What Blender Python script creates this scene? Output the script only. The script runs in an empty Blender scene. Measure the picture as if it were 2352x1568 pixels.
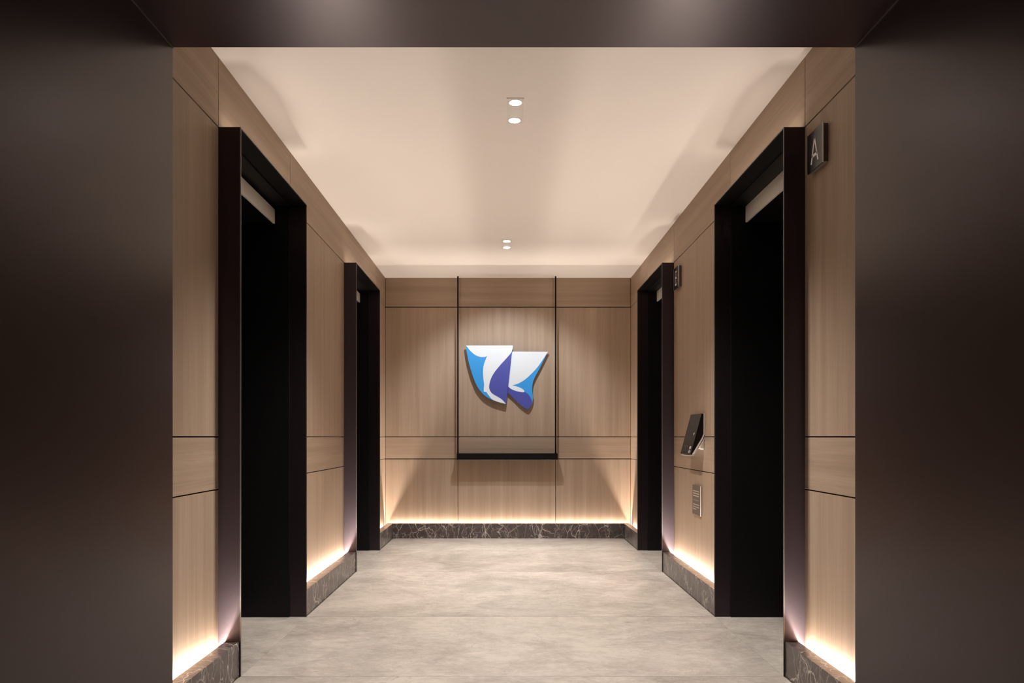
import bpy, bmesh, math, random
from mathutils import Vector, Matrix
random.seed(7)
S = bpy.context.scene
COL = S.collection
R = math.radians

# ------------------------------------------------------------------ camera
EYE = 1.10
cam_d = bpy.data.cameras.new('camera')
cam_d.sensor_width = 36.0
cam_d.lens = 1800.0 / 2352.0 * 36.0
cam_d.shift_x = (1176 - 1161) / 2352.0
cam_d.shift_y = (1003 - 784) / 2352.0
cam_d.clip_start = 0.02
cam = bpy.data.objects.new('camera', cam_d)
cam.location = (0, 0, EYE)
cam.rotation_euler = (R(90), 0, 0)
COL.objects.link(cam)
S.camera = cam

# ------------------------------------------------------------------ world / exposure
w = bpy.data.worlds.new('world'); S.world = w; w.use_nodes = True
w.node_tree.nodes['Background'].inputs[0].default_value = (0.9, 0.8, 0.75, 1)
w.node_tree.nodes['Background'].inputs[1].default_value = 0.02
S.view_settings.view_transform = 'Standard'
S.view_settings.look = 'None'
S.view_settings.exposure = 0.0
S.view_settings.gamma = 1.0
S.view_settings.use_curve_mapping = False
S.cycles.max_bounces = 8
S.cycles.adaptive_threshold = 0.02
S.cycles.caustics_reflective = False
S.cycles.caustics_refractive = False

LED_W_PER_M = 26.0          # plinth strips
LEDGE_FILL_W_PER_M = 0.6         # added fill on top of the door casings, brightens the ceiling above
LED_COL = (1.0, 0.88, 0.77)
PLH_ = 0.16
LEDZ = PLH_ - 0.050
SPOT_COL = (1.0, 0.94, 0.88)
SPOT_NEAR = 190.0
SPOT_FAR = 420.0
SPOT_ART = 98.0

# ------------------------------------------------------------------ room measures (metres)
XL, XR = -1.319, 1.376        # wood wall faces
FL, FR = -1.216, 1.278        # door frame front edges
YB = 8.60                     # back wall face
YP = 2.865                    # end of the dark entrance passage
YS = -1.6                     # start of the passage
CEIL = EYE + 1.745
HEAD = EYE + 1.423            # top of door frames, joint and soffit
J1, J2 = EYE, EYE - 0.241     # horizontal joints
PLH = 0.16                    # stone plinth height
GRV = 0.030                   # light slot behind the plinth
GAP = 0.006                   # shadow joints
PT = 0.018                    # panel thickness
DOORS = ((3.6, 4.8), (6.4, 7.6))
DEEP = 0.44                   # door recess

# ------------------------------------------------------------------ helpers
def tag(o, label=None, cat=None, group=None, kind=None):
    if label: o['label'] = label
    if cat: o['category'] = cat
    if group: o['group'] = group
    if kind: o['kind'] = kind
    return o

def link(name, me, mat=None, parent=None):
    o = bpy.data.objects.new(name, me)
    COL.objects.link(o)
    if mat is not None and me is not None: me.materials.append(mat)
    if parent is not None: o.parent = parent
    return o

def empty(name, loc=(0, 0, 0)):
    o = bpy.data.objects.new(name, None); COL.objects.link(o); o.location = loc
    o.empty_display_size = 0.1
    return o

def box_into(bm, x0, x1, y0, y1, z0, z1):
    x0, x1 = min(x0, x1), max(x0, x1); y0, y1 = min(y0, y1), max(y0, y1); z0, z1 = min(z0, z1), max(z0, z1)
    v = [bm.verts.new(p) for p in ((x0,y0,z0),(x1,y0,z0),(x1,y1,z0),(x0,y1,z0),(x0,y0,z1),(x1,y0,z1),(x1,y1,z1),(x0,y1,z1))]
    for f in ((3,2,1,0),(4,5,6,7),(0,1,5,4),(1,2,6,5),(2,3,7,6),(3,0,4,7)):
        bm.faces.new([v[i] for i in f])

def finish(name, bm, mat, parent=None, bevel=0.0, smooth=False, seg=1):
    """one mesh object; origin moved to the middle of its base; coordinates are world ones"""
    if bevel > 0:
        bmesh.ops.bevel(bm, geom=list(bm.edges), offset=bevel, segments=seg, affect='EDGES', profile=0.5)
    bmesh.ops.recalc_face_normals(bm, faces=list(bm.faces))
    lo = Vector((1e9,)*3); hi = Vector((-1e9,)*3)
    for v in bm.verts:
        for i in range(3):
            lo[i] = min(lo[i], v.co[i]); hi[i] = max(hi[i], v.co[i])
    c = Vector(((lo.x+hi.x)/2, (lo.y+hi.y)/2, lo.z))
    for v in bm.verts: v.co -= c
    me = bpy.data.meshes.new(name); bm.to_mesh(me); bm.free()
    if smooth:
        for p in me.polygons: p.use_smooth = True
    o = link(name, me, mat, parent)
    pl = Vector((0, 0, 0)); q = parent
    while q is not None: pl += q.location; q = q.parent
    o.location = c - pl
    return o

def box(name, x0, x1, y0, y1, z0, z1, mat, parent=None, bevel=0.0, seg=1):
    bm = bmesh.new(); box_into(bm, x0, x1, y0, y1, z0, z1)
    return finish(name, bm, mat, parent, bevel, seg=seg)

def boxes(name, rects, mat, parent=None, bevel=0.0):
    bm = bmesh.new()
    for r in rects: box_into(bm, *r)
    return finish(name, bm, mat, parent, bevel)

def prism_into(bm, pts, f0, f1):
    """polygon pts (2D) between mapping functions f0, f1 (2D -> 3D)"""
    a = [bm.verts.new(f0(*p)) for p in pts]; b = [bm.verts.new(f1(*p)) for p in pts]
    n = len(pts)
    bm.faces.new(a); bm.faces.new(list(reversed(b)))
    for i in range(n): bm.faces.new((a[i], b[i], b[(i+1) % n], a[(i+1) % n]))

def disc_into(bm, cx, cy, z0, z1, r, n=24):
    pts = [(cx + r*math.cos(2*math.pi*i/n), cy + r*math.sin(2*math.pi*i/n)) for i in range(n)]
    prism_into(bm, pts, lambda x, y: (x, y, z0), lambda x, y: (x, y, z1))

# ------------------------------------------------------------------ materials
def new_mat(name):
    m = bpy.data.materials.new(name); m.use_nodes = True
    nt = m.node_tree
    return m, nt, nt.nodes['Principled BSDF']

def N(nt, t, **kw):
    n = nt.nodes.new(t)
    for k, v in kw.items(): setattr(n, k, v)
    return n

def plain(name, col, rough=0.5, metal=0.0, spec=0.5, emit=None, estr=0.0, bump=0.0, bscale=200.0, var=0.06, tint=None):
    m, nt, b = new_mat(name)
    b.inputs['Roughness'].default_value = rough
    b.inputs['Metallic'].default_value = metal
    b.inputs['Specular IOR Level'].default_value = spec
    if tint: b.inputs['Specular Tint'].default_value = tint + (1,)
    tc = N(nt, 'ShaderNodeTexCoord'); nz = N(nt, 'ShaderNodeTexNoise')
    nz.inputs['Scale'].default_value = bscale; nz.inputs['Detail'].default_value = 4
    nt.links.new(tc.outputs['Object'], nz.inputs['Vector'])
    mx = N(nt, 'ShaderNodeMix', data_type='RGBA')
    mx.inputs[6].default_value = tuple(c*(1-var) for c in col) + (1,)
    mx.inputs[7].default_value = tuple(min(1, c*(1+var)) for c in col) + (1,)
    nt.links.new(nz.outputs['Fac'], mx.inputs[0]); nt.links.new(mx.outputs[2], b.inputs['Base Color'])
    if bump > 0:
        bp = N(nt, 'ShaderNodeBump'); bp.inputs['Strength'].default_value = bump; bp.inputs['Distance'].default_value = 0.002
        nt.links.new(nz.outputs['Fac'], bp.inputs['Height']); nt.links.new(bp.outputs['Normal'], b.inputs['Normal'])
    if emit:
        b.inputs['Emission Color'].default_value = emit + (1,); b.inputs['Emission Strength'].default_value = estr
    return m

def wood(name, scale, c0=(0.335, 0.237, 0.166), c1=(0.43, 0.315, 0.228)):
    m, nt, b = new_mat(name)
    tc = N(nt, 'ShaderNodeTexCoord'); oi = N(nt, 'ShaderNodeObjectInfo')
    mul = N(nt, 'ShaderNodeMath', operation='MULTIPLY'); mul.inputs[1].default_value = 37.0
    nt.links.new(oi.outputs['Random'], mul.inputs[0])
    add = N(nt, 'ShaderNodeVectorMath', operation='ADD')
    nt.links.new(tc.outputs['Object'], add.inputs[0]); nt.links.new(mul.outputs[0], add.inputs[1])
    mp = N(nt, 'ShaderNodeMapping'); mp.inputs['Scale'].default_value = scale
    nt.links.new(add.outputs[0], mp.inputs['Vector'])
    n1 = N(nt, 'ShaderNodeTexNoise'); n1.inputs['Scale'].default_value = 1.0; n1.inputs['Detail'].default_value = 8; n1.inputs['Roughness'].default_value = 0.62
    nt.links.new(mp.outputs[0], n1.inputs['Vector'])
    mp2 = N(nt, 'ShaderNodeMapping'); mp2.inputs['Scale'].default_value = tuple(s*0.13 for s in scale)
    nt.links.new(add.outputs[0], mp2.inputs['Vector'])
    n2 = N(nt, 'ShaderNodeTexNoise'); n2.inputs['Scale'].default_value = 1.0; n2.inputs['Detail'].default_value = 3
    nt.links.new(mp2.outputs[0], n2.inputs['Vector'])
    mix = N(nt, 'ShaderNodeMath', operation='ADD'); nt.links.new(n1.outputs['Fac'], mix.inputs[0]); nt.links.new(n2.outputs['Fac'], mix.inputs[1])
    cr = N(nt, 'ShaderNodeValToRGB')
    cr.color_ramp.elements[0].position = 0.36; cr.color_ramp.elements[0].color = c0 + (1,)
    cr.color_ramp.elements[1].position = 0.64; cr.color_ramp.elements[1].color = c1 + (1,)
    hf = N(nt, 'ShaderNodeMath', operation='MULTIPLY'); hf.inputs[1].default_value = 0.5
    nt.links.new(mix.outputs[0], hf.inputs[0]); nt.links.new(hf.outputs[0], cr.inputs[0])
    nt.links.new(cr.outputs[0], b.inputs['Base Color'])
    b.inputs['Roughness'].default_value = 0.55
    b.inputs['Specular IOR Level'].default_value = 0.3
    bp = N(nt, 'ShaderNodeBump'); bp.inputs['Strength'].default_value = 0.12; bp.inputs['Distance'].default_value = 0.001
    nt.links.new(n1.outputs['Fac'], bp.inputs['Height']); nt.links.new(bp.outputs['Normal'], b.inputs['Normal'])
    return m

def marble(name):
    m, nt, b = new_mat(name)
    tc = N(nt, 'ShaderNodeTexCoord'); oi = N(nt, 'ShaderNodeObjectInfo')
    mul = N(nt, 'ShaderNodeMath', operation='MULTIPLY'); mul.inputs[1].default_value = 53.0
    nt.links.new(oi.outputs['Random'], mul.inputs[0])
    add = N(nt, 'ShaderNodeVectorMath', operation='ADD')
    nt.links.new(tc.outputs['Object'], add.inputs[0]); nt.links.new(mul.outputs[0], add.inputs[1])
    nd = N(nt, 'ShaderNodeTexNoise'); nd.inputs['Scale'].default_value = 5.0; nd.inputs['Detail'].default_value = 5
    nt.links.new(add.outputs[0], nd.inputs['Vector'])
    sc = N(nt, 'ShaderNodeVectorMath', operation='SCALE'); sc.inputs['Scale'].default_value = 0.22
    nt.links.new(nd.outputs['Color'], sc.inputs[0])
    ad2 = N(nt, 'ShaderNodeVectorMath', operation='ADD')
    nt.links.new(add.outputs[0], ad2.inputs[0]); nt.links.new(sc.outputs[0], ad2.inputs[1])
    rot = N(nt, 'ShaderNodeMapping'); rot.inputs['Rotation'].default_value = (R(24), R(28), 0); rot.inputs['Scale'].default_value = (1.0, 1.0, 0.45)
    nt.links.new(ad2.outputs[0], rot.inputs['Vector'])
    cols = []
    for s, wdt in ((10.0, 0.030), (21.0, 0.055)):
        v = N(nt, 'ShaderNodeTexVoronoi', feature='DISTANCE_TO_EDGE'); v.inputs['Scale'].default_value = s
        nt.links.new(rot.outputs[0], v.inputs['Vector'])
        mr = N(nt, 'ShaderNodeMapRange'); mr.inputs['From Min'].default_value = 0.0; mr.inputs['From Max'].default_value = wdt
        mr.inputs['To Min'].default_value = 1.0; mr.inputs['To Max'].default_value = 0.0
        nt.links.new(v.outputs['Distance'], mr.inputs['Value'])
        cols.append(mr)
    msk = N(nt, 'ShaderNodeTexNoise'); msk.inputs['Scale'].default_value = 7.0; msk.inputs['Detail'].default_value = 3
    nt.links.new(add.outputs[0], msk.inputs['Vector'])
    mr2 = N(nt, 'ShaderNodeMapRange'); mr2.inputs['From Min'].default_value = 0.42; mr2.inputs['From Max'].default_value = 0.66
    nt.links.new(msk.outputs['Fac'], mr2.inputs['Value'])
    a = N(nt, 'ShaderNodeMath', operation='MULTIPLY'); nt.links.new(cols[1].outputs[0], a.inputs[0]); nt.links.new(mr2.outputs[0], a.inputs[1])
    a2 = N(nt, 'ShaderNodeMath', operation='MULTIPLY'); a2.inputs[1].default_value = 0.55; nt.links.new(a.outputs[0], a2.inputs[0])
    mr3 = N(nt, 'ShaderNodeMapRange'); mr3.inputs['From Min'].default_value = 0.35; mr3.inputs['From Max'].default_value = 0.6; mr3.inputs['To Min'].default_value = 0.15
    nt.links.new(nd.outputs['Fac'], mr3.inputs['Value'])
    a3 = N(nt, 'ShaderNodeMath', operation='MULTIPLY'); nt.links.new(cols[0].outputs[0], a3.inputs[0]); nt.links.new(mr3.outputs[0], a3.inputs[1])
    mxv = N(nt, 'ShaderNodeMath', operation='MAXIMUM'); nt.links.new(a3.outputs[0], mxv.inputs[0]); nt.links.new(a2.outputs[0], mxv.inputs[1])
    nb = N(nt, 'ShaderNodeTexNoise'); nb.inputs['Scale'].default_value = 22.0; nb.inputs['Detail'].default_value = 6
    nt.links.new(add.outputs[0], nb.inputs['Vector'])
    base = N(nt, 'ShaderNodeMix', data_type='RGBA')
    base.inputs[6].default_value = (0.036, 0.027, 0.027, 1); base.inputs[7].default_value = (0.12, 0.095, 0.088, 1)
    nt.links.new(nb.outputs['Fac'], base.inputs[0])
    fin = N(nt, 'ShaderNodeMix', data_type='RGBA'); fin.inputs[7].default_value = (0.72, 0.64, 0.57, 1)
    nt.links.new(base.outputs[2], fin.inputs[6]); nt.links.new(mxv.outputs[0], fin.inputs[0])
    nt.links.new(fin.outputs[2], b.inputs['Base Color'])
    b.inputs['Roughness'].default_value = 0.28
    return m

def stone_floor(name):
    m, nt, b = new_mat(name)
    tc = N(nt, 'ShaderNodeTexCoord'); oi = N(nt, 'ShaderNodeObjectInfo')
    mul = N(nt, 'ShaderNodeMath', operation='MULTIPLY'); mul.inputs[1].default_value = 61.0
    nt.links.new(oi.outputs['Random'], mul.inputs[0])
    add = N(nt, 'ShaderNodeVectorMath', operation='ADD')
    nt.links.new(tc.outputs['Object'], add.inputs[0]); nt.links.new(mul.outputs[0], add.inputs[1])
    def noise(scale, det, rough=0.55, mp=None, dist=0.0):
        n = N(nt, 'ShaderNodeTexNoise'); n.inputs['Scale'].default_value = scale; n.inputs['Detail'].default_value = det
        n.inputs['Roughness'].default_value = rough; n.inputs['Distortion'].default_value = dist
        if mp:
            q = N(nt, 'ShaderNodeMapping'); q.inputs['Scale'].default_value = mp[0]; q.inputs['Rotation'].default_value = mp[1]
            nt.links.new(add.outputs[0], q.inputs['Vector']); nt.links.new(q.outputs[0], n.inputs['Vector'])
        else: nt.links.new(add.outputs[0], n.inputs['Vector'])
        return n
    big = noise(1.9, 6, 0.62, dist=0.6)
    fine = noise(11.0, 12, 0.72, mp=((1.0, 1.5, 1.0), (0, 0, R(24))), dist=0.5)
    grain = noise(55.0, 6, 0.7, mp=((1.0, 1.4, 1.0), (0, 0, R(-15))), dist=0.3)
    cr = N(nt, 'ShaderNodeValToRGB'); e = cr.color_ramp.elements
    e[0].position = 0.36; e[0].color = (0.275, 0.242, 0.214, 1)
    e[1].position = 0.58; e[1].color = (0.575, 0.520, 0.465, 1)
    s1 = N(nt, 'ShaderNodeMath', operation='MULTIPLY'); s1.inputs[1].default_value = 0.42; nt.links.new(big.outputs['Fac'], s1.inputs[0])
    s2 = N(nt, 'ShaderNodeMath', operation='MULTIPLY_ADD'); s2.inputs[1].default_value = 0.38; nt.links.new(fine.outputs['Fac'], s2.inputs[0]); nt.links.new(s1.outputs[0], s2.inputs[2])
    s3 = N(nt, 'ShaderNodeMath', operation='MULTIPLY_ADD'); s3.inputs[1].default_value = 0.20; nt.links.new(grain.outputs['Fac'], s3.inputs[0]); nt.links.new(s2.outputs[0], s3.inputs[2])
    nt.links.new(s3.outputs[0], cr.inputs[0])
    # thin broken veins
    vd = noise(3.0, 6, 0.65)
    sc = N(nt, 'ShaderNodeVectorMath', operation='SCALE'); sc.inputs['Scale'].default_value = 0.45; nt.links.new(vd.outputs['Color'], sc.inputs[0])
    av = N(nt, 'ShaderNodeVectorMath', operation='ADD'); nt.links.new(add.outputs[0], av.inputs[0]); nt.links.new(sc.outputs[0], av.inputs[1])
    vo = N(nt, 'ShaderNodeTexVoronoi', feature='DISTANCE_TO_EDGE'); vo.inputs['Scale'].default_value = 2.3; nt.links.new(av.outputs[0], vo.inputs['Vector'])
    mr = N(nt, 'ShaderNodeMapRange'); mr.inputs['From Max'].default_value = 0.022; mr.inputs['To Min'].default_value = 0.55; mr.inputs['To Max'].default_value = 0.0
    nt.links.new(vo.outputs['Distance'], mr.inputs['Value'])
    mk = N(nt, 'ShaderNodeMapRange'); mk.inputs['From Min'].default_value = 0.5; mk.inputs['From Max'].default_value = 0.62
    nt.links.new(fine.outputs['Fac'], mk.inputs['Value'])
    mm = N(nt, 'ShaderNodeMath', operation='MULTIPLY'); nt.links.new(mr.outputs[0], mm.inputs[0]); nt.links.new(mk.outputs[0], mm.inputs[1])
    fin = N(nt, 'ShaderNodeMix', data_type='RGBA'); fin.inputs[7].default_value = (0.16, 0.135, 0.115, 1)
    nt.links.new(cr.outputs[0], fin.inputs[6]); nt.links.new(mm.outputs[0], fin.inputs[0])
    nt.links.new(fin.outputs[2], b.inputs['Base Color'])
    b.inputs['Roughness'].default_value = 0.42
    bp = N(nt, 'ShaderNodeBump'); bp.inputs['Strength'].default_value = 0.06; bp.inputs['Distance'].default_value = 0.002
    nt.links.new(fine.outputs['Fac'], bp.inputs['Height']); nt.links.new(bp.outputs['Normal'], b.inputs['Normal'])
    return m

M = {}
M['wood_v'] = wood('oak_veneer_vertical', (130, 130, 2.2))
M['wood_hx'] = wood('oak_veneer_along_x', (2.2, 130, 130))
M['wood_hy'] = wood('oak_veneer_along_y', (130, 2.2, 130))
M['joint'] = plain('dark_joint', (0.018, 0.012, 0.010), 0.8)
M['ceiling'] = plain('ceiling_paint', (0.87, 0.805, 0.75), 0.85, bscale=3.0, var=0.01)
M['black'] = plain('black_bronze_metal', (0.013, 0.0090, 0.0105), 0.34, tint=(1.0, 0.82, 0.92), bscale=400)
M['portal'] = plain('dark_bronze_panel', (0.018, 0.0082, 0.0105), 0.31, spec=0.38, tint=(1.0, 0.80, 0.86), bscale=400)
M['doorblack'] = plain('black_door_metal', (0.004, 0.0038, 0.0042), 0.5, spec=0.25)
M['edge'] = plain('pale_metal_edge', (0.16, 0.14, 0.135), 0.35, metal=0.6)  # paler than the casing plates: the lit edge is put into this colour
M['transom'] = plain('beige_enamel', (0.93, 0.88, 0.80), 0.35, bscale=40, var=0.02)
M['marble'] = marble('dark_veined_marble')
M['floor'] = stone_floor('beige_stone')
M['grout'] = plain('floor_grout', (0.33, 0.29, 0.25), 0.9)
M['led'] = plain('led_tape', (0.8, 0.75, 0.65), 0.5, emit=LED_COL, estr=2.0)
M['ledge_fill'] = plain('ledge_fill_glow', (0.8, 0.75, 0.65), 0.5, emit=LED_COL, estr=1.0)  # glow of the added fill strips over the doors
M['lens'] = plain('lit_lens', (0.9, 0.88, 0.82), 0.3, emit=(1.0, 0.90, 0.78), estr=40.0)
M['trimw'] = plain('white_trim', (0.80, 0.76, 0.70), 0.4)
M['shelf'] = plain('black_shelf_metal', (0.004, 0.0035, 0.004), 0.4, spec=0.2)
M['glass'] = plain('black_touch_glass', (0.006, 0.004, 0.004), 0.25, spec=0.10)
M['silver'] = plain('brushed_steel', (0.78, 0.75, 0.72), 0.32, metal=0.7)
M['signblack'] = plain('sign_black_plate', (0.010, 0.007, 0.007), 0.25, spec=0.3)
M['signbody'] = plain('sign_bronze_body', (0.075, 0.055, 0.045), 0.45)
M['letter'] = plain('sign_letter', (0.9, 0.86, 0.85), 0.5)
M['plaque'] = plain('bronze_plaque', (0.16, 0.125, 0.10), 0.5)
M['plaquetext'] = plain('plaque_print', (0.55, 0.48, 0.42), 0.5)
M['icon'] = plain('panel_icon', (0.55, 0.52, 0.52), 0.5)
M['icon_dim'] = plain('panel_icon_dim', (0.10, 0.08, 0.085), 0.5)
M['art_white'] = plain('art_white', (0.76, 0.80, 0.85), 0.4, var=0.01)
M['art_sky'] = plain('art_sky_blue', (0.03, 0.31, 0.75), 0.4, var=0.02)
M['art_navy'] = plain('art_ultramarine', (0.065, 0.075, 0.37), 0.4, var=0.02)

# ------------------------------------------------------------------ structure: floor
floor = box('floor', XL-0.6, XR+0.6, YS-0.2, YB+0.2, -0.12, -0.004, M['grout'])
tag(floor, 'beige veined stone tile floor of the lift lobby', kind='structure')
ys = [YS-0.1, -0.4, 0.8, 2.4, 3.6, 4.8, 6.4, 7.6, YB]
xs = [FL, FR]
tj = 0.0004; tr = 0.0011
for i in range(len(ys)-1):
    for j in range(len(xs)-1):
        box('floor_slab', xs[j]+tj, xs[j+1]-tj, ys[i]+tr, ys[i+1]-tr, -0.02, 0.0, M['floor'], floor)
    for (a, c) in ((XL-DEEP-0.04, FL), (FR, XR+DEEP+0.04)):
        if (ys[i], ys[i+1]) in DOORS:
            box('floor_slab', a+tj, c-tj, ys[i]+tr, ys[i+1]-tr, -0.02, 0.0, M['floor'], floor)

# ceiling
ceil = box('ceiling', XL-0.3, XR+0.3, YP-0.02, YB+0.2, CEIL, CEIL+0.1, M['ceiling'])
tag(ceil, 'smooth warm white lobby ceiling', kind='structure')

# side walls: dark backing with separate veneer panels in front
def side_wall(side):
    s = -1 if side == 'left' else 1
    xw = XL if s < 0 else XR
    b0, b1 = xw + s*PT, xw + s*(PT+0.12)
    rects = [(b0, b1, YP, 3.6, 0, CEIL), (b0, b1, 4.8, 6.4, 0, CEIL), (b0, b1, 7.6, YB+0.15, 0, CEIL),
             (b0, b1, 3.6, 4.8, HEAD, CEIL), (b0, b1, 6.4, 7.6, HEAD, CEIL)]
    wall = boxes('wall_'+side, rects, M['joint'])
    tag(wall, 'taupe oak veneer panelled wall with dark joints on the %s' % side, kind='structure')
    g = GAP/2
    def panel(y0, y1, z0, z1, mat, ga=g, gb=g, zt=g, zb=g):
        box('wood_panel', xw, xw+s*PT, y0+ga, y1-gb, z0+zb, z1-zt, mat, wall, bevel=0.0008)
    for (y0, y1) in ((YP, 3.6), (4.8, 5.6), (5.6, 6.4), (7.6, YB)):
        thin = 0.0015 if (y0 == 5.6) else 0.0
        e0 = 0.0015 if y0 == 5.6 else 0.0; e1 = 0.0015 if y1 == 5.6 else 0.0
        panel(y0, y1, 0.0, J2, M['wood_v'], e0, e1, zb=0)
        panel(y0, y1, J1, HEAD, M['wood_v'], e0, e1)
    for (y0, y1) in ((YP, 3.6), (4.8, 6.4), (7.6, YB)):
        panel(y0, y1, J2, J1, M['wood_hy'], 0, 0)
    top = [YP, 3.6, 4.8, 7.6, YB] if s < 0 else [YP, 3.6, 4.8, 6.4, 7.6, YB]
    for a, c in zip(top[:-1], top[1:]):
        panel(a, c, HEAD, CEIL, M['wood_hy'], 0.003, 0.003, zt=0)
    return wall
wall_left = side_wall('left'); wall_right = side_wall('right')

wall_back = box('wall_back', XL-0.1, XR+0.1, YB+PT, YB+PT+0.12, 0, CEIL, M['joint'])
tag(wall_back, 'taupe oak veneer end wall behind the blue and white relief', kind='structure')
bx = [XL, -0.521, 0.549, XR]
for a, c in zip(bx[:-1], bx[1:]):
    ga = 0.003; gb = 0.003
    for (z0, z1, mat) in ((0.0, J2, 'wood_v'), (J2, J1, 'wood_hx'), (J1, HEAD, 'wood_v'), (HEAD, CEIL, 'wood_hx')):
        box('wood_panel', a+ga, c-gb, YB, YB+PT, z0+(GAP*0.75 if z0 > 0 else 0), z1-(GAP*0.75 if z1 < CEIL else 0), M[mat], wall_back, bevel=0.0008)

# dark entrance passage
wpl = box('wall_entrance_left', FL-0.30, FL, YS, YP, 0, HEAD+0.5, M['portal'], bevel=0.001)
tag(wpl, 'dark bronze metal side wall of the entrance passage on the left', kind='structure')
wpr = box('wall_entrance_right', FR, FR+0.30, YS, YP, 0, HEAD+0.5, M['portal'], bevel=0.001)
tag(wpr, 'dark bronze metal side wall of the entrance passage on the right', kind='structure')
sof = box('ceiling_entrance', FL, FR, YS, YP, HEAD, HEAD+0.5, M['portal'], bevel=0.001)
tag(sof, 'dark bronze metal soffit over the entrance passage', kind='structure')
wbk = box('wall_entrance_rear', FL-0.3, FR+0.3, YS-0.1, YS, 0, HEAD+0.5, M['portal'])
tag(wbk, 'dark metal wall closing the passage behind the viewer', kind='structure')
for i, (x, s) in enumerate(((FL, 1), (FR, -1))):
    t = box('trim_%d' % (i+1), x, x+s*0.0035, YS, YP-0.001, HEAD-0.0035, HEAD, M['edge'])
    tag(t, 'thin metal line in the upper %s corner of the dark passage' % ('left', 'right')[i], kind='structure')

# stone plinths with light slot behind
def led(parent, x, y, length, along, dim=1.0):
    l = bpy.data.lights.new('plinth_light', 'AREA'); l.shape = 'RECTANGLE'
    l.energy = LED_W_PER_M*length*dim; l.color = LED_COL
    l.spread = R(180)
    if along == 'y': l.size, l.size_y = 0.011, length
    else: l.size, l.size_y = length, 0.011
    o = bpy.data.objects.new('plinth_light', l); COL.objects.link(o)
    o.parent = parent
    pl = parent.location
    o.location = (x-pl.x, y-pl.y, LEDZ-pl.z)
    o.rotation_euler = (R(180), 0, 0)

words = {(-1, 0): 'beside the entrance', (-1, 1): 'between the two lift doors', (-1, 2): 'in the far corner'}
for side, s, xw, xf in (('left', -1, XL, FL-0.007), ('right', 1, XR, FR+0.007)):
    for k, (y0, y1) in enumerate(((YP, 3.599), (4.801, 6.399), (7.601, YB-GRV))):
        o = box('baseboard_'+side, xf, xw-s*GRV, y0, y1, 0, PLH, M['marble'], bevel=0.0012)
        tag(o, 'dark veined marble plinth on the %s wall %s' % (side, words[(-1, k)]), kind='structure')
        box('led_strip', xw-s*0.001, xw-s*0.022, y0+0.01, y1-0.005, LEDZ-0.014, LEDZ-0.002, M['led'], o)
        led(o, xw-s*0.0075, (y0+min(y1, 8.45))/2, (min(y1, 8.45)-y0)-0.03, 'y', 0.5 if k == 2 else 1.0)
bpx0, bpx1 = FL-0.007, FR+0.007
o = box('baseboard_back', bpx0+0.0005, bpx1-0.0005, YB-0.1024, YB-GRV, 0, PLH, M['marble'], bevel=0.0012)
tag(o, 'dark veined marble plinth along the end wall', kind='structure')
box('led_strip', XL+0.03, XR-0.03, YB-0.022, YB-0.001, LEDZ-0.014, LEDZ-0.002, M['led'], o)
led(o, (XL+XR)/2, YB-0.0075, (XR-XL)-0.06, 'x', 0.62)

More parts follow.
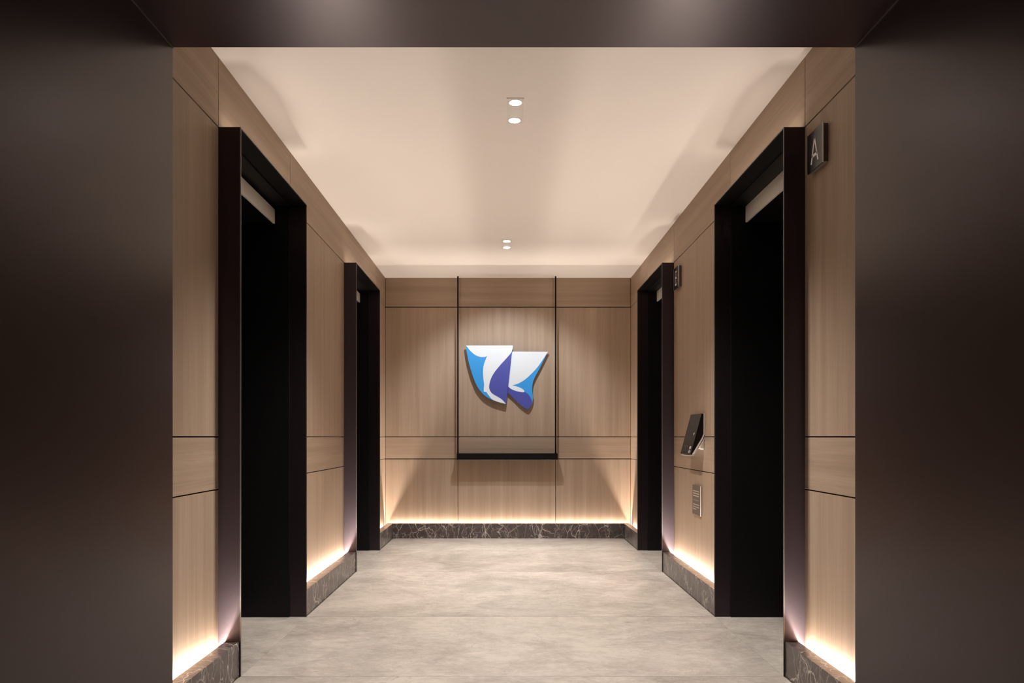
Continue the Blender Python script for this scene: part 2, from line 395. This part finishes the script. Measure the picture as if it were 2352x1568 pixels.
# lift doorways
T = 0.008
names = {(0, 0): 'nearer lift doorway on the left wall', (0, 1): 'farther lift doorway on the left wall',
         (1, 0): 'nearer lift doorway on the right wall beside the letter A sign', (1, 1): 'farther lift doorway on the right wall beside the letter B sign'}
n = 0
for si, (s, xw, xf, tz0, tz1) in enumerate(((-1, XL, FL, 1.300, 1.387), (1, XR, FR, 1.308, 1.405))):
    for di, (y0, y1) in enumerate(DOORS):
        n += 1
        xd = xw + s*DEEP
        d = empty('door_%d' % n, ((xf+xd)/2, (y0+y1)/2, 0))
        tag(d, 'black metal framed '+names[(si, di)], kind='structure')
        # projecting casing: thin plates
        box('jamb', xf+s*0.004, xd, y0, y0+T, 0, HEAD, M['black'], d)
        box('jamb', xf+s*0.004, xd, y1-T, y1, 0, HEAD, M['black'], d)
        box('head', xf+s*0.004, xd, y0+T, y1-T, HEAD-T, HEAD, M['doorblack'], d)
        # front edge of the casing, its lit line put into a paler metal
        bm = bmesh.new()
        box_into(bm, xf, xf+s*0.004, y0, y0+T*0.75, 0, HEAD)
        box_into(bm, xf, xf+s*0.004, y1-T*0.75, y1, 0, HEAD)
        box_into(bm, xf, xf+s*0.004, y0+T*0.75, y1-T*0.75, HEAD-T*0.75, HEAD)
        finish('casing_edge', bm, M['edge'], d)
        # inner liner stepping in at the wall plane
        li = 0.010
        box('liner', xw, xd, y0+T, y0+T+li, 0, HEAD-T, M['doorblack'], d, bevel=0.0012)
        box('liner', xw, xd, y1-T-li, y1-T, 0, HEAD-T, M['doorblack'], d, bevel=0.0012)
        box('liner', xw, xd, y0+T+li, y1-T-li, HEAD-T-li, HEAD-T, M['doorblack'], d, bevel=0.0012)
        # header and transom strip
        xt = xw + s*0.088
        box('header', xt+s*0.012, xd, y0+T+li, y1-T-li, EYE+tz0, HEAD-T-li, M['doorblack'], d)
        tr = box('transom_panel', xt, xt+s*0.012, y0+T+li, y1-T-li, EYE+tz0, EYE+tz1, M['transom'], d, bevel=0.001)
        tag(tr, 'beige strip across the top of the lift opening')
        # added fill light on the casing ledge, lifts the dark ceiling over the door
        xm = (xf*0.55 + xw*0.45)
        box('led_strip', xm-0.018, xm+0.018, y0+0.02, y1-0.02, HEAD, HEAD+0.004, M['ledge_fill'], d)  # unseen strip, added with the fill light
        l = bpy.data.lights.new('ledge_fill_light', 'AREA'); l.shape = 'RECTANGLE'
        l.size, l.size_y = 0.034, (y1-y0)-0.05; l.energy = LEDGE_FILL_W_PER_M*(y1-y0); l.color = LED_COL
        q = bpy.data.objects.new('ledge_fill_light', l); COL.objects.link(q); q.parent = d
        q.location = Vector((xm, (y0+y1)/2, HEAD+0.006)) - d.location
        q.rotation_euler = (R(180), 0, 0)
        # two leaves and a sill
        ym = (y0+y1)/2
        box('door_leaf', xd-s*0.03, xd, y0+T+li, ym-0.0015, 0.006, EYE+tz0, M['doorblack'], d, bevel=0.002)
        box('door_leaf', xd-s*0.03, xd, ym+0.0015, y1-T-li, 0.006, EYE+tz0, M['doorblack'], d, bevel=0.002)
        box('sill', xd-s*0.10, xd-s*0.035, y0+T+li, y1-T-li, 0.0, 0.004, M['black'], d)

# ------------------------------------------------------------------ ceiling lights
def twin_light(x0, ya, x1, yb, tilt_a, tilt_b, label, pw_a, pw_b, size_a=R(100), size_b=R(100)):
    cx, cy = (x0+x1)/2, (ya+yb)/2
    e = empty('twin_downlight', (cx, cy, CEIL))
    tag(e, label, 'ceiling light', 'twin downlights in the lobby ceiling')
    h = 0.045
    bm = bmesh.new()
    ylo, yhi = ya-0.05, yb+0.05
    zz0, zz1 = CEIL-0.004, CEIL
    box_into(bm, cx-h, cx-h+0.006, ylo, yhi, zz0, zz1); box_into(bm, cx+h-0.006, cx+h, ylo, yhi, zz0, zz1)
    box_into(bm, cx-h+0.006, cx+h-0.006, ylo, ylo+0.006, zz0, zz1); box_into(bm, cx-h+0.006, cx+h-0.006, yhi-0.006, yhi, zz0, zz1)
    finish('trim_frame', bm, M['trimw'], e)
    box('plate', cx-h+0.006, cx+h-0.006, ylo+0.006, yhi-0.006, CEIL-0.002, CEIL, M['trimw'], e)
    for (x, y, tilt, pw, sz) in ((x0, ya, tilt_a, pw_a, size_a), (x1, yb, tilt_b, pw_b, size_b)):
        bm = bmesh.new(); disc_into(bm, x, y, CEIL-0.006, CEIL-0.002, 0.030)
        ring = bmesh.new(); disc_into(ring, x, y, CEIL-0.0045, CEIL-0.002, 0.036)
        lens = finish('lens', bm, M['lens'], e)
        finish('lens_ring', ring, M['silver'], e)
        l = bpy.data.lights.new('downlight_beam', 'SPOT'); l.energy = pw; l.color = SPOT_COL if tilt == 0 else (0.90, 0.96, 1.0)
        l.spot_size = sz; l.spot_blend = 0.9 if tilt == 0 else 0.6; l.shadow_soft_size = 0.022
        q = bpy.data.objects.new('downlight_beam', l); COL.objects.link(q)
        q.parent = e
        q.location = Vector((x, y, CEIL-0.03)) - e.location
        q.rotation_euler = (tilt, 0, 0)

twin_light(0.052, 4.085, 0.050, 4.315, 0, 0, 'lit twin ceiling downlight nearest the entrance', SPOT_NEAR, SPOT_NEAR, R(120), R(120))
twin_light(0.012, 6.98, 0.012, 7.21, 0, R(37), 'lit twin ceiling downlight nearest the end wall', SPOT_FAR, SPOT_ART, R(84), R(86))

# ------------------------------------------------------------------ shelf hung on rods
sx0, sx1, sy0, sz0, sz1 = -0.524, 0.562, 8.42, EYE-0.248, EYE-0.178
e = empty('wall_shelf', ((sx0+sx1)/2, YB, sz0))
tag(e, 'slim black shelf hung on two thin rods against the end wall', 'shelf')
box('shelf_board', sx0, sx1, sy0, YB, sz0, sz1, M['shelf'], e, bevel=0.002)
for x in (-0.517, 0.545):
    r = box('hanging_rod', x-0.008, x+0.008, 8.514, 8.530, sz1, CEIL, M['shelf'], e, bevel=0.001)
    box('rod_foot', x-0.011, x+0.011, 8.511, 8.533, sz1, sz1+0.008, M['shelf'], r)

# ------------------------------------------------------------------ relief on the end wall
AY = 8.53; sc_art = 1800/AY
def art(p):
    px, py = 1040 + p[0]/7.84, 760 + p[1]/7.84
    return ((px-1161)/sc_art, EYE + (1003-py)/sc_art)
def smooth_loop(pts, corners, sub=5):
    """closed Catmull-Rom through pts with hard corners at the given indices"""
    nP = len(pts); out = []
    for i in range(nP):
        p1, p2 = pts[i], pts[(i+1) % nP]
        p0 = pts[i-1] if i not in corners else p1
        p3 = pts[(i+2) % nP] if ((i+1) % nP) not in corners else p2
        for k in range(sub):
            t = k/sub
            out.append(tuple(0.5*(2*b + (c-a)*t + (2*a-5*b+4*c-d)*t*t + (3*b-a-3*c+d)*t**3) for a, b, c, d in zip(p0, p1, p2, p3)))
    return out
def slab(name, pts, corners, yf, yb, mat, parent, label=None, sub=5, bevel=0):
    q = [art(p) for p in smooth_loop(pts, corners, sub)]
    bm = bmesh.new()
    prism_into(bm, q, lambda x, z: (x, yf, z), lambda x, z: (x, yb, z))
    o = finish(name, bm, mat, parent)
    if label: o['label'] = label
    return o

e = empty('wall_relief', (art((980, 800))[0], YB, art((980, 1412))[1]))
tag(e, 'abstract two-piece wall relief in white and two blues above the black shelf', 'wall art')
L_out = [(240,262),(1080,262),(1074,330),(1060,400),(1000,960),(958,1312),(850,1288),(720,1245),(600,1180),(500,1085),(425,970),(350,780),(285,550),(248,350)]
L_white = [(240,262),(1080,262),(1076,320),(1050,392),(950,510),(850,620),(740,760),(680,880),(655,990),(665,1060),(710,1125),(800,1180),(880,1230),(956,1310),(880,1295),(720,1237),(645,1155),(605,1098),(560,1095),(558,1040),(565,960),(552,860),(548,700),(565,590),(620,445),(585,466),(500,468),(400,430),(310,350)]
L_navy = [(1060,396),(950,510),(850,620),(740,760),(680,880),(655,990),(665,1060),(710,1125),(800,1180),(880,1230),(956,1308),(1000,960)]
R_out = [(1066,365),(1715,370),(1640,520),(1560,680),(1480,830),(1437,950),(1430,1080),(1445,1180),(1432,1290),(1390,1370),(1345,1412),(1300,1385),(1200,1310),(1080,1190),(985,1105),(992,960)]
R_white = [(1066,365),(1715,370),(1600,545),(1500,680),(1350,830),(1250,905),(1150,955),(1070,975),(1180,1005),(1260,1045),(1290,1085),(1260,1100),(1150,1080),(1050,1040),(994,990)]
R_navy = [(994,1000),(1050,1040),(1150,1080),(1260,1100),(1300,1095),(1370,1150),(1412,1225),(1425,1290),(1390,1370),(1345,1412),(1300,1385),(1200,1310),(1080,1190),(985,1105)]
rp = slab('right_panel', R_out, {0,1,10,14}, 8.548, 8.566, M['art_sky'], e, 'right piece with sky blue body')
slab('white_field', R_white, {0,1,7,14}, 8.546, 8.5482, M['art_white'], rp)
slab('blue_field', R_navy, {0,9,13}, 8.5465, 8.5482, M['art_navy'], rp)
lp = slab('left_panel', L_out, {0,1,5}, 8.520, 8.540, M['art_sky'], e, 'left piece standing further out, with sky blue body')
slab('white_field', L_white, {0,1,13,17,18,24}, 8.518, 8.5202, M['art_white'], lp)
slab('blue_field', L_navy, {0,10}, 8.5185, 8.5202, M['art_navy'], lp)
# mounting blocks to the wall
for (px, py, yf) in ((760, 600, 8.540), (1250, 640, 8.566)):
    x, z = art((px, py))
    box('mount_block', x-0.05, x+0.05, yf, YB, z-0.05, z+0.05, M['shelf'], e)

# ------------------------------------------------------------------ letter signs on the right wall
def stroke_into(bm, pts, wdt, to3, closed=False):
    """polyline strokes as short quads prisms; to3(u, v, d)"""
    m = len(pts)
    rng = range(m if closed else m-1)
    for i in rng:
        a, c = Vector(pts[i]), Vector(pts[(i+1) % m])
        d = (c-a); 
        if d.length < 1e-6: continue
        d.normalize(); nrm = Vector((-d.y, d.x))*wdt/2; ext = d*wdt*0.35
        q = [a-ext+nrm, a-ext-nrm, c+ext-nrm, c+ext+nrm]
        prism_into(bm, [tuple(p) for p in q], lambda u, v: to3(u, v, 0), lambda u, v: to3(u, v, 1))

def letter_sign(y0, y1, z0, z1, strokes, label):
    xb, xf = XR, XR-0.026
    e = empty('letter_sign', (XR, (y0+y1)/2, z0))
    tag(e, label, 'sign', 'lift letter signs')
    box('sign_body', xb, xf+0.007, y0+0.004, y1-0.004, z0+0.003, z1-0.003, M['signbody'], e, bevel=0.001)
    box('sign_plate', xf+0.001, xf+0.006, y0+0.0025, y1-0.0025, z0, z1, M['signblack'], e)
    box('plate_edge', xf+0.0005, xf+0.0065, y0, y0+0.0025, z0, z1, M['silver'], e)
    box('plate_edge', xf+0.0005, xf+0.0065, y1-0.0025, y1, z0, z1, M['silver'], e)
    cy, cz = (y0+y1)/2, (z0+z1)/2
    bm = bmesh.new()
    # u runs to the reader's right, which is towards the viewer (-Y) on this wall
    for pts, closed in strokes:
        stroke_into(bm, pts, 0.0115, lambda u, v, d: (xf+0.001-0.0012*d if d else xf+0.001, cy-u, cz+v), closed)
    o = finish('letter', bm, M['letter'], e)
    return e
A_strokes = [([(-0.036,-0.052),(0.0,0.052)], False), ([(0.0,0.052),(0.036,-0.052)], False), ([(-0.026,-0.024),(0.026,-0.024)], False)]
def arc(cx, cy, rx, ry, a0, a1, n=8):
    return [(cx+rx*math.cos(R(a0+(a1-a0)*i/n)), cy+ry*math.sin(R(a0+(a1-a0)*i/n))) for i in range(n+1)]
B_strokes = [([(-0.03,-0.052),(-0.03,0.052)], False),
             ([(-0.03,0.052),(0.004,0.052)] + arc(0.004,0.0275,0.024,0.0245,90,-90) + [(-0.03,0.003)], False),
             ([(0.004,0.003)] + arc(0.006,-0.0245,0.027,0.0275,90,-90) + [(-0.03,-0.052)], False)]
letter_sign(3.338, 3.510, EYE+1.171, EYE+1.342, A_strokes, 'dark square sign with a pale letter A beside the nearer right doorway')
letter_sign(6.120, 6.290, EYE+1.173, EYE+1.343, B_strokes, 'dark square sign with a pale letter B beside the farther right doorway')

# ------------------------------------------------------------------ lift call panel (wedge) on the right wall
y0, y1 = 5.40, 5.72
zt, zb = EYE+0.162, EYE-0.121
xt, xb = 1.352, 1.276          # face top / bottom (out from the wall)
e = empty('lift_call_panel', (XR, (y0+y1)/2, zb))
tag(e, 'black sloping touch call panel with steel edge between the right doorways', 'call panel')
def wedge(name, prof, ya, yb, mat, parent, bevel=0.0):
    bm = bmesh.new()
    prism_into(bm, prof, lambda x, z: (x, ya, z), lambda x, z: (x, yb, z))
    return finish(name, bm, mat, parent, bevel)
# side profile (x, z): sloping face, thin lower lip, back running up to the wall
d = Vector((xb-xt, zb-zt)); d.normalize(); nrm = Vector((-d.y, d.x))
if nrm.x < 0: nrm = -nrm
def off(k): return (xt+nrm.x*k, zt+nrm.y*k), (xb+nrm.x*k, zb+nrm.y*k)
f0 = off(0.0); f1 = off(0.006)
body = [f1[0], f1[1], (f1[1][0]+0.010, f1[1][1]-0.001), (XR-0.012, EYE-0.01), (XR, EYE+0.02), (XR, zt-0.002)]
wedge('body', body, y0+0.004, y1-0.004, M['glass'], e, bevel=0.001)
wedge('touch_face', [f0[0], f0[1], f1[1], f1[0]], y0, y1, M['glass'], e, bevel=0.001)
rim = [(body[1][0]+0.001, body[1][1]-0.003), (body[2][0]+0.004, body[2][1]-0.004), (XR-0.008, EYE-0.013), (XR, EYE+0.014), (XR, EYE+0.006), (XR-0.006, EYE-0.019), (body[2][0]+0.004, body[2][1]-0.009), (body[1][0], body[1][1]-0.008)]
wedge('steel_rim', rim, y0, y1, M['silver'], e)
# steel band on the near cheek along the back edge
ck = [(XR-0.010, zt), (XR-0.003, zt), (XR-0.003, EYE+0.02), (XR-0.014, EYE-0.012), (body[2][0]+0.006, body[2][1]+0.001), (body[1][0]+0.003, body[1][1]), (XR-0.022, EYE-0.006), (XR-0.011, EYE+0.022)]
wedge('cheek_band', ck, y0+0.0005, y0+0.004, M['silver'], e)
br = box('bracket', XR-0.028, XR, 5.43, 5.55, EYE-0.085, EYE-0.014, M['silver'], e, bevel=0.002)
# printed marks on the face
def face_pt(u, v, lift):
    """u across (0 far .. 1 near), v down the slope (0 top .. 1 bottom)"""
    x = xt + (xb-xt)*v - nrm.x*lift; z = zt + (zb-zt)*v - nrm.y*lift
    return (x, y1 + (y0-y1)*u, z)
def mark(name, quads, mat):
    bm = bmesh.new()
    for q in quads:
        prism_into(bm, q, lambda u, v: face_pt(u, v, 0.0001), lambda u, v: face_pt(u, v, 0.0008))
    return finish(name, bm, mat, e)
def rect(u, v, wu, hv): return [(u-wu/2, v-hv/2), (u+wu/2, v-hv/2), (u+wu/2, v+hv/2), (u-wu/2, v+hv/2)]
def ring(u, v, ru, rv, t=0.3, n=14):
    out = []
    for i in range(n):
        a, c = 2*math.pi*i/n, 2*math.pi*(i+1)/n
        out.append([(u+ru*math.cos(a), v+rv*math.sin(a)), (u+ru*math.cos(c), v+rv*math.sin(c)),
                    (u+ru*(1-t)*math.cos(c), v+rv*(1-t)*math.sin(c)), (u+ru*(1-t)*math.cos(a), v+rv*(1-t)*math.sin(a))])
    return out
mark('printed_arrow', [rect(0.34, 0.16, 0.02, 0.07), rect(0.34, 0.125, 0.06, 0.012)], M['icon_dim'])
mark('printed_line', [rect(0.40, 0.245, 0.30, 0.007)], M['icon_dim'])
mark('printed_plus', [rect(0.80, 0.50, 0.025, 0.075), rect(0.80, 0.50, 0.09, 0.018)], M['icon'])
mark('printed_caption', [rect(0.20+0.09*i, 0.80, 0.06, 0.012) for i in range(5)] + [rect(0.36, 0.85, 0.06, 0.02)], M['icon_dim'])
mark('printed_symbol', ring(0.80, 0.93, 0.085, 0.04) + [rect(0.80, 0.93, 0.04, 0.018)] + ring(0.80, 0.835, 0.075, 0.036, 0.75), M['icon'])

# ------------------------------------------------------------------ small notice plaque below it
y0, y1, z0, z1 = 5.48, 5.71, EYE-0.557, EYE-0.346
e = empty('notice_plaque', (XR, (y0+y1)/2, z0))
tag(e, 'small bronze notice plaque with pale printed lines below the call panel', 'sign')
box('plaque_plate', XR-0.014, XR-0.010, y0, y1, z0, z1, M['plaque'], e, bevel=0.0006)
box('plaque_back', XR-0.010, XR, y0+0.004, y1-0.004, z0+0.004, z1-0.004, M['signbody'], e)
box('plate_edge', XR-0.0145, XR-0.009, y0-0.0015, y0, z0, z1, M['silver'], e)
random.seed(3)
def text_line(zc, yl, yr, h, parent):
    bm = bmesh.new(); y = yl
    while y > yr + 0.008:
        wd = min(random.uniform(0.010, 0.030), y-yr)
        box_into(bm, XR-0.0146, XR-0.0138, y-wd, y, zc-h/2, zc+h/2)
        y -= wd + 0.005
    finish('printed_line', bm, M['plaquetext'], parent)
for zc, yr in ((z1-0.042, 5.51), (z1-0.059, 5.505), (z1-0.076, 5.515)): text_line(zc, y1-0.022, yr, 0.0075, e)
box('printed_line', XR-0.0146, XR-0.0138, 5.53, 5.685, z1-0.1075, z1-0.105, M['plaquetext'], e)
for zc, yr in ((z1-0.138, 5.515), (z1-0.155, 5.505), (z1-0.171, 5.60)): text_line(zc, y1-0.022, yr, 0.0065, e)
